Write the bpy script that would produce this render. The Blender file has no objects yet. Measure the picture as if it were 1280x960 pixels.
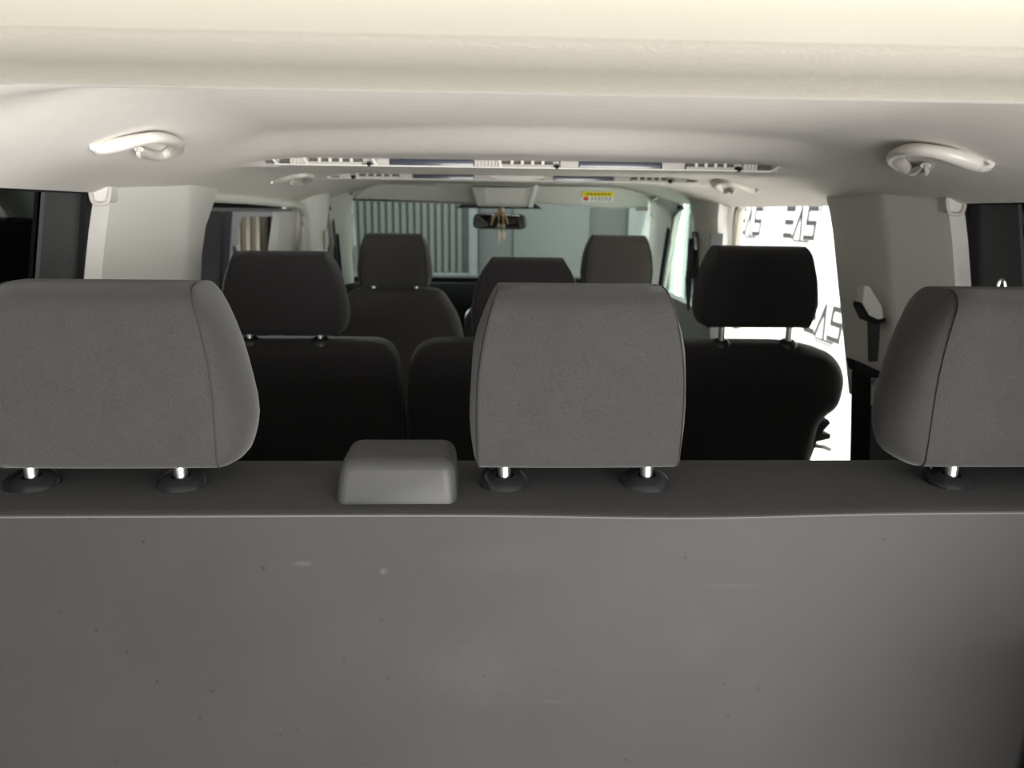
import bpy, bmesh, math, random
from mathutils import Vector, Matrix
random.seed(7)
C = bpy.context.scene.collection
R = math.radians
PI = math.pi
sc = bpy.context.scene

# ------------------------------------------------------------------ camera
# units are metres; +y points to the front of the van, x = 0 is its centre line, z = 0 its floor
CAM = Vector((-0.10, 0.0, 1.30))
yaw, pitch, roll = R(2.4), R(12.6), 0.012
fw = Vector((math.sin(yaw)*math.cos(pitch), math.cos(yaw)*math.cos(pitch), -math.sin(pitch)))
r0 = Vector((math.cos(yaw), -math.sin(yaw), 0)); u0 = r0.cross(fw)
rt = r0*math.cos(roll) + u0*math.sin(roll); up = rt.cross(fw)
cd = bpy.data.cameras.new('camera'); cam = bpy.data.objects.new('camera', cd); C.objects.link(cam)
cd.sensor_width = 36; cd.lens = 961/1280*36; cd.clip_start = 0.02
m = Matrix((rt, up, -fw)).transposed().to_4x4(); m.translation = CAM
cam.matrix_world = m
cd.dof.use_dof = True; cd.dof.focus_distance = 0.82; cd.dof.aperture_fstop = 8.0
sc.camera = cam

# ------------------------------------------------------------------ world, lamps, exposure
w = bpy.data.worlds.new('world'); sc.world = w; w.use_nodes = True
w.node_tree.nodes['Background'].inputs[0].default_value = (0.80, 0.83, 0.85, 1)
w.node_tree.nodes['Background'].inputs[1].default_value = 0.56
def area(name, loc, aim, sx, sy, power, col=(1, 1, 1)):
    d = bpy.data.lights.new(name, 'AREA'); d.shape = 'RECTANGLE'; d.size = sx; d.size_y = sy; d.energy = power; d.color = col
    o = bpy.data.objects.new(name, d); C.objects.link(o); o.location = loc
    o.rotation_euler = (Vector(aim)-Vector(loc)).to_track_quat('-Z', 'Y').to_euler()
    return o
area('hall_gate_daylight', (1.25, -2.5, 0.45), (-0.1, 1.0, 1.0), 3.2, 2.0, 345, (1, 0.975, 0.955))
area('hall_lamps_beside_wall', (1.45, 4.2, 3.2), (1.5, 4.2, 0), 9.0, 0.5, 370, (1, 0.985, 0.95)).data.spread = R(80)
area('hall_lamps_in_front', (0.0, 6.6, 3.6), (0.0, 7.6, 0.5), 4.5, 0.6, 260, (1, 1, 0.98))
area('added_cab_fill_left', (-3.4, 6.4, 3.0), (0.5, 3.4, 1.0), 2.5, 0.6, 260, (1, 1, 0.98))  # added fill without a known source, brightens the cab pillars and front seats
vs = sc.view_settings
vs.view_transform = 'Standard'; vs.look = 'None'; vs.gamma = 1.0; vs.use_curve_mapping = False
vs.exposure = 0.20

# ------------------------------------------------------------------ materials
def S(r, g, b):                                        # sRGB 0..255 -> linear
    f = lambda c: (c/255/12.92) if c/255 <= .04045 else ((c/255+.055)/1.055)**2.4
    return (f(r), f(g), f(b), 1)
def mat(name, col, rough=.5, metal=0, spec=.5, bump=0, bscale=400, var=0, vscale=8, coat=0, sheen=0, weave=0):
    mt = bpy.data.materials.new(name); mt.use_nodes = True; nt = mt.node_tree
    b = nt.nodes['Principled BSDF']
    b.inputs['Base Color'].default_value = col; b.inputs['Roughness'].default_value = rough
    b.inputs['Metallic'].default_value = metal; b.inputs['Specular IOR Level'].default_value = spec
    b.inputs['Coat Weight'].default_value = coat; b.inputs['Sheen Weight'].default_value = sheen
    b.inputs['Sheen Roughness'].default_value = .5
    tc = nt.nodes.new('ShaderNodeTexCoord')
    last = None
    if var:
        n = nt.nodes.new('ShaderNodeTexNoise'); n.inputs['Scale'].default_value = vscale; n.inputs['Detail'].default_value = 5
        nt.links.new(tc.outputs['Object'], n.inputs['Vector'])
        mr = nt.nodes.new('ShaderNodeMapRange'); mr.inputs[1].default_value = .3; mr.inputs[2].default_value = .7
        mr.inputs[3].default_value = 1-var; mr.inputs[4].default_value = 1+var
        nt.links.new(n.outputs[0], mr.inputs[0])
        mx = nt.nodes.new('ShaderNodeVectorMath'); mx.operation = 'SCALE'; mx.inputs[0].default_value = col[:3]
        nt.links.new(mr.outputs[0], mx.inputs['Scale']); nt.links.new(mx.outputs[0], b.inputs['Base Color']); last = mx
    h = None
    if weave:                                          # woven cloth: two crossed thread waves
        sp = nt.nodes.new('ShaderNodeSeparateXYZ'); nt.links.new(tc.outputs['Object'], sp.inputs[0])
        outs = []
        for a, s2 in (('X', 'Y'), ('Z', 'Y')):
            ad = nt.nodes.new('ShaderNodeMath'); ad.operation = 'ADD'
            nt.links.new(sp.outputs[a], ad.inputs[0]); nt.links.new(sp.outputs[s2], ad.inputs[1])
            mu = nt.nodes.new('ShaderNodeMath'); mu.operation = 'MULTIPLY'; mu.inputs[1].default_value = 2*PI*weave
            nt.links.new(ad.outputs[0], mu.inputs[0])
            si = nt.nodes.new('ShaderNodeMath'); si.operation = 'SINE'; nt.links.new(mu.outputs[0], si.inputs[0]); outs.append(si)
        pr = nt.nodes.new('ShaderNodeMath'); pr.operation = 'MULTIPLY'
        nt.links.new(outs[0].outputs[0], pr.inputs[0]); nt.links.new(outs[1].outputs[0], pr.inputs[1])
        nz = nt.nodes.new('ShaderNodeTexNoise'); nz.inputs['Scale'].default_value = 640; nz.inputs['Detail'].default_value = 2
        nt.links.new(tc.outputs['Object'], nz.inputs['Vector'])
        ad = nt.nodes.new('ShaderNodeMath'); ad.operation = 'MULTIPLY_ADD'; ad.inputs[1].default_value = .10
        nt.links.new(pr.outputs[0], ad.inputs[0]); nt.links.new(nz.outputs[0], ad.inputs[2]); h = ad
        # thread-to-thread colour change
        mr2 = nt.nodes.new('ShaderNodeMapRange'); mr2.inputs[1].default_value = .1; mr2.inputs[2].default_value = .9
        mr2.inputs[3].default_value = .62; mr2.inputs[4].default_value = 1.38
        nt.links.new(ad.outputs[0], mr2.inputs[0])
        m2 = nt.nodes.new('ShaderNodeVectorMath'); m2.operation = 'SCALE'; m2.inputs[0].default_value = col[:3]
        if last: nt.links.new(last.outputs[0], m2.inputs[0])
        nt.links.new(mr2.outputs[0], m2.inputs['Scale']); nt.links.new(m2.outputs[0], b.inputs['Base Color'])
    elif bump:
        nz = nt.nodes.new('ShaderNodeTexNoise'); nz.inputs['Scale'].default_value = bscale; nz.inputs['Detail'].default_value = 3
        nt.links.new(tc.outputs['Object'], nz.inputs['Vector']); h = nz
    if h:
        bp = nt.nodes.new('ShaderNodeBump'); bp.inputs['Strength'].default_value = bump or .3; bp.inputs['Distance'].default_value = .0006
        nt.links.new(h.outputs[0], bp.inputs['Height']); nt.links.new(bp.outputs[0], b.inputs['Normal'])
    return mt
def glass(name, tint, gloss=.08, rough=.02):
    mt = bpy.data.materials.new(name); mt.use_nodes = True; nt = mt.node_tree
    nt.nodes.remove(nt.nodes['Principled BSDF']); out = nt.nodes['Material Output']
    t = nt.nodes.new('ShaderNodeBsdfTransparent'); t.inputs[0].default_value = (*tint, 1)
    g = nt.nodes.new('ShaderNodeBsdfGlossy'); g.inputs['Roughness'].default_value = rough
    lw = nt.nodes.new('ShaderNodeLayerWeight'); lw.inputs[0].default_value = .5
    pw = nt.nodes.new('ShaderNodeMath'); pw.operation = 'POWER'; pw.inputs[1].default_value = 5
    nt.links.new(lw.outputs['Facing'], pw.inputs[0])
    fr = nt.nodes.new('ShaderNodeMath'); fr.operation = 'MULTIPLY_ADD'; fr.inputs[1].default_value = .9; fr.inputs[2].default_value = .045
    nt.links.new(pw.outputs[0], fr.inputs[0])
    mx = nt.nodes.new('ShaderNodeMixShader')
    nt.links.new(fr.outputs[0], mx.inputs[0]); nt.links.new(t.outputs[0], mx.inputs[1]); nt.links.new(g.outputs[0], mx.inputs[2])
    nt.links.new(mx.outputs[0], out.inputs[0])
    return mt
def seatback_mat():
    """smooth grey lining of the rear bench with smudges, dark specks and pale scuffs"""
    mt = mat('bench_back_lining', S(46, 45, 44), .62, var=.10, vscale=4.5, bump=.12, bscale=700, spec=.35)
    nt = mt.node_tree; b = nt.nodes['Principled BSDF']
    src = b.inputs['Base Color'].links[0].from_socket
    tc = nt.nodes['Texture Coordinate']
    v = nt.nodes.new('ShaderNodeTexVoronoi'); v.inputs['Scale'].default_value = 26; v.inputs['Randomness'].default_value = 1
    nt.links.new(tc.outputs['Object'], v.inputs['Vector'])
    mr = nt.nodes.new('ShaderNodeMapRange'); mr.inputs[1].default_value = .035; mr.inputs[2].default_value = .065
    mr.inputs[3].default_value = .45; mr.inputs[4].default_value = 1
    nt.links.new(v.outputs['Distance'], mr.inputs[0])
    m1 = nt.nodes.new('ShaderNodeVectorMath'); m1.operation = 'SCALE'
    nt.links.new(src, m1.inputs[0]); nt.links.new(mr.outputs[0], m1.inputs['Scale'])
    cur = m1.outputs[0]
    # pale scuffs at their places on the panel: centre x, z, half sizes, strength
    for (x, z, sx, sz, s) in ((-.287, .935, .016, .004, .5), (-.203, .925, .006, .007, .8), (.170, .905, .055, .004, .22), (-.08, .94, .10, .03, .12),
                              (-.10, .80, .10, .07, .16), (.14, .84, .05, .05, .10), (-.02, .76, .03, .004, .18)):
        mp = nt.nodes.new('ShaderNodeVectorMath'); mp.operation = 'SUBTRACT'; mp.inputs[1].default_value = (x, 0, z)
        nt.links.new(tc.outputs['Object'], mp.inputs[0])
        dv = nt.nodes.new('ShaderNodeVectorMath'); dv.operation = 'MULTIPLY'; dv.inputs[1].default_value = (1/sx, 0, 1/sz)
        nt.links.new(mp.outputs[0], dv.inputs[0])
        ln = nt.nodes.new('ShaderNodeVectorMath'); ln.operation = 'LENGTH'; nt.links.new(dv.outputs[0], ln.inputs[0])
        nz = nt.nodes.new('ShaderNodeTexNoise'); nz.inputs['Scale'].default_value = 60; nt.links.new(tc.outputs['Object'], nz.inputs['Vector'])
        ad = nt.nodes.new('ShaderNodeMath'); ad.operation = 'ADD'; nt.links.new(ln.outputs['Value'], ad.inputs[0]); nt.links.new(nz.outputs[0], ad.inputs[1])
        fr = nt.nodes.new('ShaderNodeMapRange'); fr.interpolation_type = 'SMOOTHSTEP'
        fr.inputs[1].default_value = .5; fr.inputs[2].default_value = 1.5; fr.inputs[3].default_value = s; fr.inputs[4].default_value = 0
        nt.links.new(ad.outputs[0], fr.inputs[0])
        mx = nt.nodes.new('ShaderNodeMix'); mx.data_type = 'RGBA'; mx.inputs[7].default_value = S(72, 70, 68)
        nt.links.new(fr.outputs[0], mx.inputs[0]); nt.links.new(cur, mx.inputs[6]); cur = mx.outputs[2]
    nt.links.new(cur, b.inputs['Base Color'])
    return mt

M = dict(
    fabric=mat('grey_seat_cloth', S(50, 49, 48), .9, spec=.2, weave=430, sheen=.15, var=.05, vscale=30, bump=.35),
    fabric_front_lit=mat('lit_front_seat_cloth', S(72, 69, 67), .9, spec=.2, weave=430, sheen=.15, bump=.3),  # same cloth as the other rows, cab light painted in as a paler base
    fabric_shaded=mat('shaded_seat_cloth', S(44, 43, 43), .92, spec=.2, weave=420, sheen=.1, bump=.3),  # same cloth as the bench, second-row shade put into a darker base
    shoulder=mat('bench_shoulder_cloth', S(52, 51, 50), .9, spec=.2, weave=520, sheen=.12, var=.08, vscale=12, bump=.35),
    seam=mat('seam_thread', S(38, 37, 36), .9),
    piping=mat('piping', S(92, 90, 88), .7),
    back=seatback_mat(),
    chrome=mat('chrome', (.92, .91, .88, 1), .30, metal=1),
    black=mat('black_plastic', S(36, 36, 37), .3, bump=.1, bscale=900),
    blackm=mat('matt_black_plastic', S(24, 24, 25), .75, spec=.2),
    greyplastic=mat('grey_grained_plastic', S(56, 56, 56), .42, bump=.5, bscale=1100),
    liner=mat('headliner_cloth', S(224, 220, 213), .95, spec=.15, bump=.5, bscale=700, var=.02, vscale=40),
    beige=mat('light_grey_trim', S(216, 214, 208), .5, bump=.12, bscale=900),
    cream=mat('cream_paint', S(188, 184, 170), .45),
    band=mat('grained_header_trim', S(164, 160, 149), .7, bump=.8, bscale=300),
    handle=mat('handle_plastic', S(206, 202, 194), .35),
    darktrim=mat('dark_grey_trim', S(62, 60, 58), .6, bump=.2, bscale=900),
    flange=mat('grey_window_flange', S(64, 67, 66), .6),
    floor=mat('van_floor_rubber', S(48, 47, 46), .8, bump=.3, bscale=200),
    lens=mat('dark_blue_lens', S(52, 57, 70), .25, coat=.3),
    ventgrey=mat('vent_grey_plastic', S(178, 175, 168), .5),
    slot=mat('vent_slot_dark', S(84, 82, 78), .8),
    belt=mat('belt_webbing', S(44, 45, 47), .75, weave=300, bump=.3),
    silver=mat('grey_metal', S(150, 150, 150), .35, metal=.7),
    greymetal=mat('van_grey_paint', S(92, 93, 94), .4, metal=.2),
    vanblack=mat('black_car_paint', S(5, 7, 8), .5, spec=.1),
    concrete=mat('hall_floor', S(178, 176, 170), .6, var=.06, vscale=2),
    wallwhite=mat('white_wall', S(200, 203, 199), .7),
    print_=mat('grey_print', S(44, 45, 46), .6),
    shutter=mat('grey_shutter', S(86, 88, 86), .5),
    panel1=mat('hall_panel_grey', S(68, 70, 71), .5), panel2=mat('hall_panel_light', S(76, 79, 79), .5),
    panel3=mat('hall_panel_dark', S(58, 60, 61), .5), panel4=mat('hall_panel_pale', S(96, 99, 100), .5),
    visor=mat('visor_vinyl', S(196, 198, 190), .7),
    yellow=mat('yellow_label', S(232, 214, 40), .5), white=mat('white_label', S(232, 232, 228), .5), red=mat('red_mark', S(205, 60, 60), .5),
    ink=mat('dark_ink', S(50, 48, 46), .6), cord=mat('tan_cord', S(176, 146, 108), .8), bead=mat('pale_bead', S(232, 224, 208), .4),
    mirror=mat('mirror_silver', (.9, .9, .9, 1), .02, metal=1),
    curtain=mat('beige_curtain', S(150, 144, 132), .9),
    dash=mat('dashboard_plastic', S(12, 13, 13), .9, spec=.08),
    tinted=glass('privacy_glass', (.10, .11, .13)),
    screen=glass('windscreen_glass', (.87, .93, .90)),
    doorglass=glass('door_glass', (.85, .95, .91)),
)
def emit(name, col, s):
    mt = bpy.data.materials.new(name); mt.use_nodes = True; nt = mt.node_tree
    b = nt.nodes['Principled BSDF']; b.inputs['Emission Color'].default_value = (*col, 1); b.inputs['Emission Strength'].default_value = s
    return mt
M['tube'] = emit('lamp_tube_glow', (1, .99, .96), 3.0)

# ------------------------------------------------------------------ mesh helpers
class MB:
    def __init__(s): s.v = []; s.f = []
    def add(s, v, f):
        n = len(s.v); s.v += [tuple(p) for p in v]; s.f += [tuple(i+n for i in q) for q in f]; return s
    def box(s, x0, x1, y0, y1, z0, z1):
        v = [(x, y, z) for x in (x0, x1) for y in (y0, y1) for z in (z0, z1)]
        return s.add(v, [(0, 1, 3, 2), (4, 6, 7, 5), (0, 4, 5, 1), (2, 3, 7, 6), (0, 2, 6, 4), (1, 5, 7, 3)])
    def rings(s, rings, cap0=True, cap1=True, closed=True):
        n = len(rings[0]); v = [p for r in rings for p in r]; f = []
        for k in range(len(rings)-1):
            for i in range(n if closed else n-1):
                j = (i+1) % n; f.append((k*n+i, k*n+j, (k+1)*n+j, (k+1)*n+i))
        if cap0: f.append(tuple(range(n))[::-1])
        if cap1: f.append(tuple((len(rings)-1)*n+i for i in range(n)))
        return s.add(v, f)
    def tube(s, pts, rad, n=10, flat=1.0, upv=(0, 0, 1)):
        pts = [Vector(p) for p in pts]; rs = rad if isinstance(rad, (list, tuple)) else [rad]*len(pts); out = []
        for i, p in enumerate(pts):
            t = (pts[min(i+1, len(pts)-1)]-pts[max(i-1, 0)]).normalized()
            a = t.cross(Vector(upv))
            if a.length < 1e-4: a = t.cross(Vector((1, 0, 0)))
            a.normalize(); b = a.cross(t)
            out.append([tuple(p+a*math.cos(q*2*PI/n)*rs[i]+b*math.sin(q*2*PI/n)*rs[i]*flat) for q in range(n)])
        return s.rings(out)
    def lathe(s, prof, c=(0, 0, 0), n=24, sy=1.0):
        return s.rings([[(c[0]+r*math.cos(2*PI*i/n), c[1]+r*sy*math.sin(2*PI*i/n), c[2]+z) for i in range(n)] for r, z in prof])
    def prism(s, pts, d):                              # closed 3-D polygon pushed along vector d
        n = len(pts); d = Vector(d); v = [Vector(p) for p in pts]+[Vector(p)+d for p in pts]
        f = [tuple(range(n))[::-1], tuple(range(n, 2*n))]+[(i, (i+1) % n, n+(i+1) % n, n+i) for i in range(n)]
        return s.add(v, f)
    def pillow(s, out, y0, y1, rnd=.02, lean=0, zref=0, steps=5, crown=0):
        """outline in (x, z), counter-clockwise seen from -y, pushed from y0 to y1 with rounded edges; lean = dy per dz"""
        n = len(out); P = [Vector(p) for p in out]; nr = []
        for i in range(n):
            e1 = (P[i]-P[i-1]); e2 = (P[(i+1) % n]-P[i])
            a = Vector((e1.y, -e1.x)).normalized() if e1.length else Vector((0, 0)); b = Vector((e2.y, -e2.x)).normalized() if e2.length else a
            q = (a+b); q = q.normalized() if q.length > 1e-6 else a; nr.append(q)
        def ring(ins, y): return [(P[i].x-nr[i].x*ins, y+lean*(P[i].y-nr[i].y*ins-zref), P[i].y-nr[i].y*ins) for i in range(n)]
        rs = []
        for k in range(steps+1):
            t = k/steps*PI/2; rs.append(ring(rnd*(1-math.sin(t)), y0+rnd*(1-math.cos(t))))
        for k in range(steps+1):
            t = k/steps*PI/2; rs.append(ring(rnd*(1-math.cos(t)), y1-rnd*(1-math.sin(t))))
        return s.rings(rs)
    def build(s, name, mt, parent=None, loc=None, smooth=True, ang=40, bevel=0):
        me = bpy.data.meshes.new(name); me.from_pydata(s.v, [], s.f); me.update()
        bm = bmesh.new(); bm.from_mesh(me); bmesh.ops.remove_doubles(bm, verts=bm.verts, dist=1e-6)
        if bevel:
            bmesh.ops.bevel(bm, geom=[e for e in bm.edges if len(e.link_faces) == 2 and e.calc_face_angle(0) > .5], offset=bevel, segments=2, affect='EDGES', profile=.7)
        bmesh.ops.recalc_face_normals(bm, faces=bm.faces); bm.to_mesh(me); bm.free()
        if smooth: me.shade_smooth(); me.set_sharp_from_angle(angle=R(ang))
        me.materials.append(M[mt] if isinstance(mt, str) else mt)
        o = bpy.data.objects.new(name, me); C.objects.link(o)
        if parent: o.parent = parent
        if loc: o.location = loc
        return o
def thing(name, label, cat, loc=(0, 0, 0), group=None):
    o = bpy.data.objects.new(name, None); C.objects.link(o); o.location = loc; o.empty_display_size = .05
    return tag(o, label, cat, group)
def tag(o, label, cat, group=None):
    o['label'] = label; o['category'] = cat
    if group: o['group'] = group
    return o
def struct(o, label=None):
    o['kind'] = 'structure'
    if label: o['label'] = label
    return o
def rpoly(pts, n=6):
    """polygon with rounded corners: pts are (x, z, radius), counter-clockwise"""
    out = []; N = len(pts)
    for i in range(N):
        p = Vector(pts[i][:2]); r = pts[i][2]
        if r <= 0: out.append((p.x, p.y)); continue
        a = (Vector(pts[i-1][:2])-p); b = (Vector(pts[(i+1) % N][:2])-p); la, lb = a.length, b.length; a.normalize(); b.normalize()
        d = min(r, la*.49, lb*.49)
        p0, p1 = p+a*d, p+b*d
        for k in range(n+1):
            t = k/n; q = p0*(1-t)**2+p*2*t*(1-t)+p1*t*t; out.append((q.x, q.y))
    return out
def sm(t, a, b):
    t = min(max((t-a)/(b-a), 0), 1); return t*t*(3-2*t)
def interp(x, tab):
    for (a, va), (b, vb) in zip(tab, tab[1:]):
        if x <= b: t = sm(x, a, b) if False else min(max((x-a)/(b-a), 0), 1); return va+(vb-va)*t
    return tab[-1][1]

def csp(x, tab):                                       # smooth curve through the points of a table
    n = len(tab)
    for i in range(n-1):
        (a, va), (b, vb) = tab[i], tab[i+1]
        if x <= b:
            s0 = (vb-tab[i-1][1])/(b-tab[i-1][0]) if i else (vb-va)/(b-a)
            s1 = (tab[i+2][1]-va)/(tab[i+2][0]-a) if i+2 < n else (vb-va)/(b-a)
            h = b-a; t = (x-a)/h
            return va*(2*t**3-3*t*t+1)+h*s0*(t**3-2*t*t+t)+vb*(-2*t**3+3*t*t)+h*s1*(t**3-t*t)
    return tab[-1][1]

# ------------------------------------------------------------------ the van's shell
def xw(z): return .75+.10*(1.33-z)                     # inner face of the side walls, leaning in towards the roof
def zc(x, y):                                          # headliner height
    ax = abs(x); d = .075*(max(0, ax-.42)/.33)**2
    e = .26*(ax/.65)**2; rr = .030*sm(y, .70, .86)*(1-sm(y, 1.24+e, 1.42+e))*(1-sm(ax, .44, .66))
    g = .0
    k = 1-sm(ax, .50, .60)
    step = -.012*(1-(y-1.6)/.66)*k if 1.592 < y < 2.26 else 0
    step2 = -.0125*(1-sm(y, 2.4, 3.1))*k if y > 2.29 else 0
    return 1.400-d+rr-g+.004*sm(y, 1.9, 2.25)*k+.020*sm(y, 2.4, 3.5)+step+step2
b = MB(); nx, ny = 90, 200; X0, X1, Y0, Y1 = -.752, .752, .615, 3.62
vv = [(X0+(X1-X0)*i/nx, Y0+(Y1-Y0)*j/ny, 0) for j in range(ny+1) for i in range(nx+1)]
vv = [(x, y, zc(x, y)) for x, y, _ in vv]
b.add(vv, [(j*(nx+1)+i, j*(nx+1)+i+1, (j+1)*(nx+1)+i+1, (j+1)*(nx+1)+i) for j in range(ny) for i in range(nx)])
struct(b.build('ceiling', 'liner', ang=60), 'light grey cloth headliner spanning the whole van')
# outer roof skin above it
MB().box(-.80, .80, .36, 3.7, 1.50, 1.52).build('roof', 'cream', smooth=False)
struct(bpy.data.objects['roof'])
# rear header: grained trim band, then the painted edge of the tailgate opening
def xprof(prof, x0, x1, nseg=24, sag=lambda x: 0):
    b = MB(); xs = [x0+(x1-x0)*i/nseg for i in range(nseg+1)]
    return b.rings([[(x, y, z+sag(x)) for y, z in prof] for x in xs], closed=True)
sg = lambda x: -.075*(max(0, abs(x)-.42)/.33)**2
struct(xprof([(.632, 1.399), (.627, 1.391), (.612, 1.388), (.60, 1.391), (.56, 1.3945), (.50, 1.397), (.49, 1.402), (.49, 1.43), (.63, 1.43)], -.75, .75, sag=sg).build('trim_1', 'band', ang=25), 'grained beige trim band along the rear edge of the headliner')
struct(xprof([(.492, 1.412), (.487, 1.402), (.472, 1.398), (.44, 1.404), (.40, 1.416), (.36, 1.44), (.34, 1.50), (.49, 1.50)], -.78, .78, sag=sg).build('trim_2', 'cream', ang=25), 'cream painted edge of the tailgate opening')
# rear corner posts beside the camera (the tailgate opening)
for s, nm in ((-1, 'pillar_1'), (1, 'pillar_2')):
    MB().rings([[(s*(xw(z)-.07), .34, z), (s*(xw(z)-.05), .50, z), (s*(xw(z)+.04), .52, z), (s*(xw(z)+.04), .30, z)] for z in (0, .5, 1.0, 1.2, 1.35, 1.46)]).build(nm, 'beige')
    struct(bpy.data.objects[nm])
struct(MB().box(-.86, .86, .25, 3.9, -.06, 0).build('floor', 'floor', smooth=False), 'dark rubber floor of the van')
def wallpoly(b, s, poly, off, thick):                  # polygon in (y, z) on a side wall
    b.prism([(s*(xw(z)-off), y, z) for y, z in poly], (s*thick, 0, 0)); return b
# lower side walls, behind and in front of the sliding doors
for s, nm in ((-1, 'wall_left'), (1, 'wall_right')):
    b = MB()
    wallpoly(b, s, [(.30, 0), (1.74, 0), (1.74, .90), (1.70, .94), (1.40, .94), (.30, .94)], .0, .05)
    wallpoly(b, s, [(2.95, 0), (3.95, 0), (3.95, .92), (2.95, .92)], .0, .05)
    wallpoly(b, s, [(.30, 1.335), (1.45, 1.335), (1.45, 1.50), (.30, 1.50)], .0, .05)
    b.box(*sorted((s*(.54 if s > 0 else .68), s*.80)), .36, .73, 0, .84)                    # unseen wheel arch lining, right one enlarged to shade the bench corner
    struct(b.build(nm, 'darktrim', smooth=False), 'dark grey lower side lining')
# rear quarter windows: tinted pane, grey flange, black seal
for s, k in ((-1, 1), (1, 2)):
    r = bpy.data.objects.new('window_%d' % k, None); C.objects.link(r); struct(r, 'dark privacy glass side window beside the rear bench')
    b = MB(); wallpoly(b, s, [(.36, .93), (1.41, .93), (1.41, 1.34), (.36, 1.34)], -.03, .004); b.build('pane', 'tinted', r, smooth=False)
    b = MB(); wallpoly(b, s, [(1.185, .93), (1.36, .93), (1.36, 1.345), (1.255, 1.345)], -.022, .006); b.build('window_flange', 'flange', r, smooth=False)
    b = MB(); wallpoly(b, s, [(1.315, .93), (1.40, .93), (1.415, 1.345), (1.362, 1.345)], -.012, .012); b.build('window_seal', 'blackm', r, smooth=False)
    b = MB(); wallpoly(b, s, [(.36, 1.322), (1.38, 1.322), (1.38, 1.345), (.36, 1.345)], -.018, .012); b.build('window_seal', 'blackm', r, smooth=False)
# wide pillars between the rear windows and the sliding doors
def pillar(name, s, rows, mt, lab):
    b = MB(); rs = []
    for z, pr in rows:
        rs.append([(s*(xw(z)-o), y, z) for y, o in pr]+[(s*(xw(z)+.05), pr[-1][0], z), (s*(xw(z)+.05), pr[0][0], z)])
    b.rings(rs); return struct(b.build(name, mt, ang=50), lab)
rowsL = []
for z in (.90, 1.0, 1.12, 1.20, 1.26, 1.30, 1.325, 1.345, 1.362, 1.375):
    f = sm(z, 1.22, 1.37)
    yr = 1.30+.19*(z-.93)+.012*f; yf = 1.765+.04*(z-1.12)+.095*f; yc = 1.635+.07*(z-1.137)
    rowsL.append((z, [(yr, .017), (yr+.012, .019), (yr+.05, .023), (yc-.10, .034), (yc-.015, .046), (yc, .050), (yc+.02, .050), (yf-.02, .046-.0*f), (yf-.004, .040), (yf, .02)]))
pillar('trim_3', -1, rowsL, 'beige', 'pale plastic pillar cover in front of the left rear window')
rowsR = []
for z in (.90, 1.0, 1.12, 1.20, 1.26, 1.30, 1.325, 1.345, 1.362, 1.375):
    f = sm(z, 1.27, 1.37)
    yr = 1.30+.19*(z-.93)+.012*f; yf = 1.732+.24*(z-.97)+.02*f; yc = yr+.17
    rowsR.append((z, [(yr, .017), (yr+.012, .019), (yr+.05, .023), (yc-.05, .034), (yc-.01, .042), (yc, .044), (yc+.02, .044), (yf-.02, .042), (yf-.004, .036), (yf, .015)]))
pillar('trim_4', 1, rowsR, 'beige', 'shaded grey plastic pillar cover behind the right door opening')
# head rails over the sliding door openings
b = MB(); b.tube([(-xw(1.335)+.012, 1.80, 1.328), (-xw(1.335)+.012, 2.2, 1.326), (-xw(1.33)+.012, 2.70, 1.318), (-xw(1.32)+.012, 2.83, 1.308), (-xw(1.30)+.012, 2.885, 1.285), (-xw(1.25)+.012, 2.905, 1.24), (-xw(1.2)+.008, 2.89, 1.18), (-xw(1.1)+.008, 2.88, 1.08), (-xw(.9)+.008, 2.88, .90)], .0135, 12)
struct(b.build('trim_5', 'beige'), 'rounded pale seal rail around the left door opening')
b = MB(); b.box(-xw(1.3)-.05, -xw(1.3)+.004, 1.70, 2.74, 1.293, 1.303)
struct(b.build('trim_6', 'greymetal', smooth=False, bevel=.002), 'grey metal slide track above the left door opening')
b = MB(); b.box(-xw(1.3)-.06, -xw(1.3)-.02, 1.70, 2.70, 1.303, 1.36)
struct(b.build('trim_7', 'blackm', smooth=False))
b = MB(); wallpoly(b, -1, [(1.75, 1.338), (2.98, 1.338), (2.98, 1.50), (1.75, 1.50)], -.004, .04)
struct(b.build('trim_8', 'beige', smooth=False))
b = MB(); wallpoly(b, 1, [(1.70, 1.358), (2.80, 1.346), (3.05, 1.346), (3.05, 1.50), (1.70, 1.50)], -.002, .04)
struct(b.build('trim_9', 'beige', smooth=False))
# left centre pillar: broad lining panel and the belt pillar in front of it
b = MB(); wallpoly(b, -1, [(2.56, .90), (2.99, .90), (2.99, 1.345), (2.86, 1.345), (2.80, 1.310), (2.70, 1.298)], -.02, .03)
struct(b.build('trim_10', 'beige', smooth=False), 'pale lining panel at the front of the left door opening')
rows = []
for z in (.90, 1.0, 1.1, 1.2, 1.28, 1.33, 1.36, 1.38):
    f = sm(z, 1.24, 1.37); e = .03*sm(1.26-z, 0, .15)
    rows.append((z, [(2.925-.01*f, -.01), (2.93-.01*f, .03+e*.3), (2.96, .045+e*.4), (3.10, .050+e*.4), (3.18+.04*f, .040), (3.19+.06*f, .0)]))
pillar('trim_11', -1, rows, 'beige', 'pale belt pillar behind the left front door window')
rows = []
for z in (.90, 1.0, 1.1, 1.2, 1.28, 1.33, 1.36, 1.38):
    f = sm(z, 1.26, 1.37)
    rows.append((z, [(2.74-.03*f, -.01), (2.745-.03*f, .02), (2.79, .036), (2.90, .040), (3.00+.06*f, .036), (3.02+.08*f, .0)]))
pillar('trim_12', 1, rows, 'beige', 'pale belt pillar between the right door opening and the front door window')
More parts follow.
